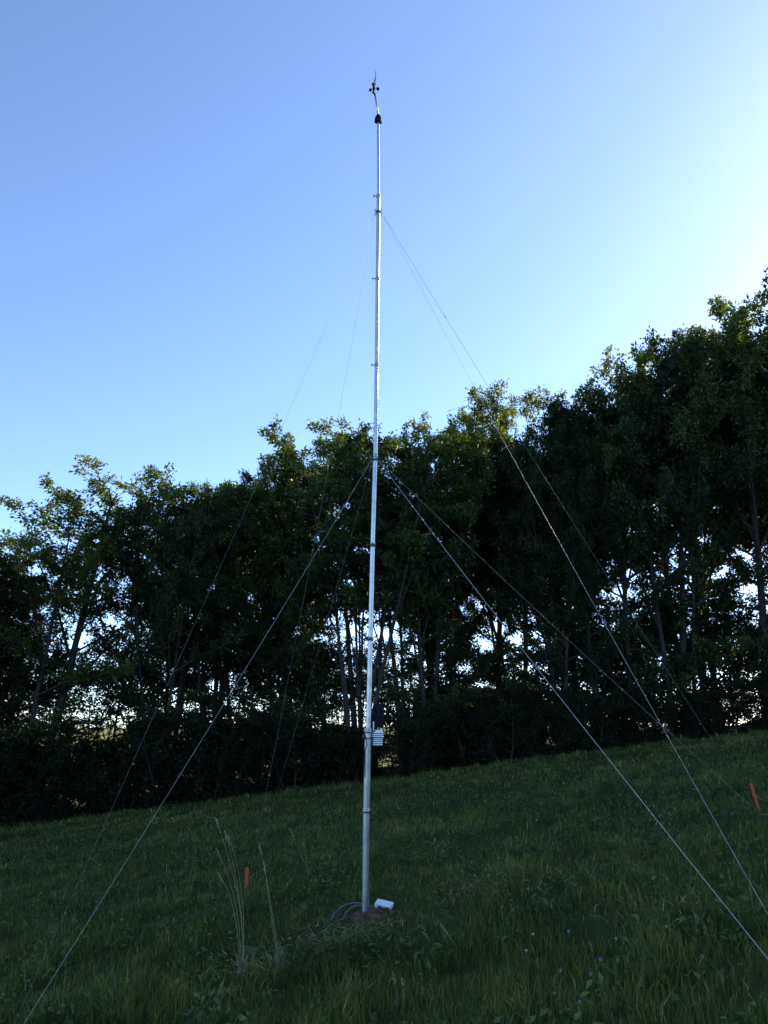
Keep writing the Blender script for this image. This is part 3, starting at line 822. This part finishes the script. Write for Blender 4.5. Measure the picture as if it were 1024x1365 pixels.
# ------------------------------------------------------------------ tall pale grass stalks
def stalk_clump(px, py, stalks, label, base_tuft=True):
    b0 = on_ground(px, py)
    root = empty('dry_stalk_clump', b0)
    tag(root, label, 'grass stalk')
    r = np.random.default_rng(int(px))
    Y0 = b0[1]
    for (bx_, by_, mx, my, tx, ty) in stalks:
        p = at(bx_, by_, Y0) - b0; p[2] = min(p[2], 0.05)
        q = at(mx, my, Y0 + r.uniform(-0.06, 0.06)) - b0
        t = at(tx, ty, Y0 + r.uniform(-0.10, 0.10)) - b0
        s = np.linspace(0, 1, 14)[:, None]
        c = 2 * q - 0.5 * (p + t)
        pts = (1 - s) ** 2 * p + 2 * s * (1 - s) * c + s ** 2 * t
        st = MB().tube(pts, np.linspace(0.0024, 0.0011, 14), 5).build('stem', M['straw'], root, True)
        hd = pts[-3:]; hl = np.linalg.norm(hd[-1] - hd[0])
        d = (hd[-1] - hd[0]) / hl
        mb = MB(); 
        for i in range(16):
            o_ = pts[-1] - d * (0.085 * i / 16) 
            dirn = d * 0.8 + r.normal(0, 0.5, 3); dirn /= np.linalg.norm(dirn)
            mb.tube([o_, o_ + dirn * 0.010, o_ + dirn * 0.020], [0.001, 0.0028, 0.0006], 4, False)
        mb.build('seed_head', M['straw'], st)
    if base_tuft:
        mb = MB()
        for i in range(26):
            a = r.uniform(0, 6.28); l = r.uniform(0.10, 0.28); o_ = r.normal(0, 0.035, 3); o_[2] = -0.02
            e = o_ + np.array([math.cos(a) * l * 0.4, math.sin(a) * l * 0.4, l])
            mb.tube([o_, (o_ + e) / 2 + (0, 0, 0.02), e], [0.003, 0.0024, 0.0006], 3, False)
        mb.build('dry_tuft', M['straw'], root)
stalk_clump(322, 1300, [(322, 1295, 318, 1200, 287, 1090), (323, 1295, 320, 1205, 300, 1108), (321, 1297, 314, 1205, 289, 1133), (324, 1296, 322, 1190, 304, 1115), (320, 1298, 312, 1215, 291, 1165)], 'clump of tall pale dry grass stalks beside the upright orange stake')
stalk_clump(372, 1294, [(374, 1294, 362, 1210, 346, 1126), (372, 1294, 361, 1215, 352, 1150)], 'thin arching grass stalk between the dry clump and the mast')
stalk_clump(420, 1176, [(421, 1176, 404, 1145, 388, 1108), (412, 1165, 407, 1140, 404, 1120)], 'small forked grass stalk behind the arching one, toward the treeline', False)
stalk_clump(536, 1345, [(532, 1342, 529, 1320, 524, 1298), (540, 1345, 538, 1325, 536, 1306)], 'pair of short straw stalks in the foreground grass below the mast', False)
stalk_clump(612, 1272, [(614, 1272, 600, 1250, 588, 1232)], 'single slanting straw stalk in grass uphill of the junction box', False)

# ------------------------------------------------------------------ meadow flowers
def flower(px, py, h, mat, label, group, npet=9):
    b0 = on_ground(px, py)
    root = empty('meadow_flower', b0, px % 6)
    tag(root, label, 'flower', group)
    top = np.array([0.015, -0.01, h])
    MB().tube([(0, 0, -0.02), (0.0, 0, h * 0.5), top], [0.002, 0.0018, 0.0014], 5).build('stem', M['weed'], root)
    pm = MB(); 
    pm.add([(0, 0, 0), (0.006, 0.010, 0.006), (0, 0.018, 0.006), (-0.006, 0.010, 0.006)], [(0, 1, 2), (0, 2, 3)])
    me = pm.mesh('petal', M[mat])
    for k in range(npet):
        o = link('petal', me, root); o.location = top; o.rotation_euler = (0.35 + 0.3 * (k % 2), 0.1, k * 6.283 / npet)
    MB().lathe([(0.005, -0.004), (0.007, 0.001), (0.004, 0.005)], top, 8).build('flower_centre', M['straw'], root)
for px, py, h in ((749, 1318, .16), (786, 1322, .15), (808, 1335, .14), (803, 1305, .17), (823, 1308, .17), (757, 1262, .16), (936, 1295, .14), (778, 1355, .12)):
    flower(px, py + 12, h, 'petal', 'small violet meadow flower in the uphill foreground grass', 'violet meadow flowers')
for px, py, h in ((709, 1262, .14), (706, 1283, .13), (889, 1255, .15), (824, 1270, .14), (718, 1097, .15)):
    flower(px, py + 12, h, 'petal_white', 'tiny white meadow flower in the uphill foreground grass', 'white meadow flowers')
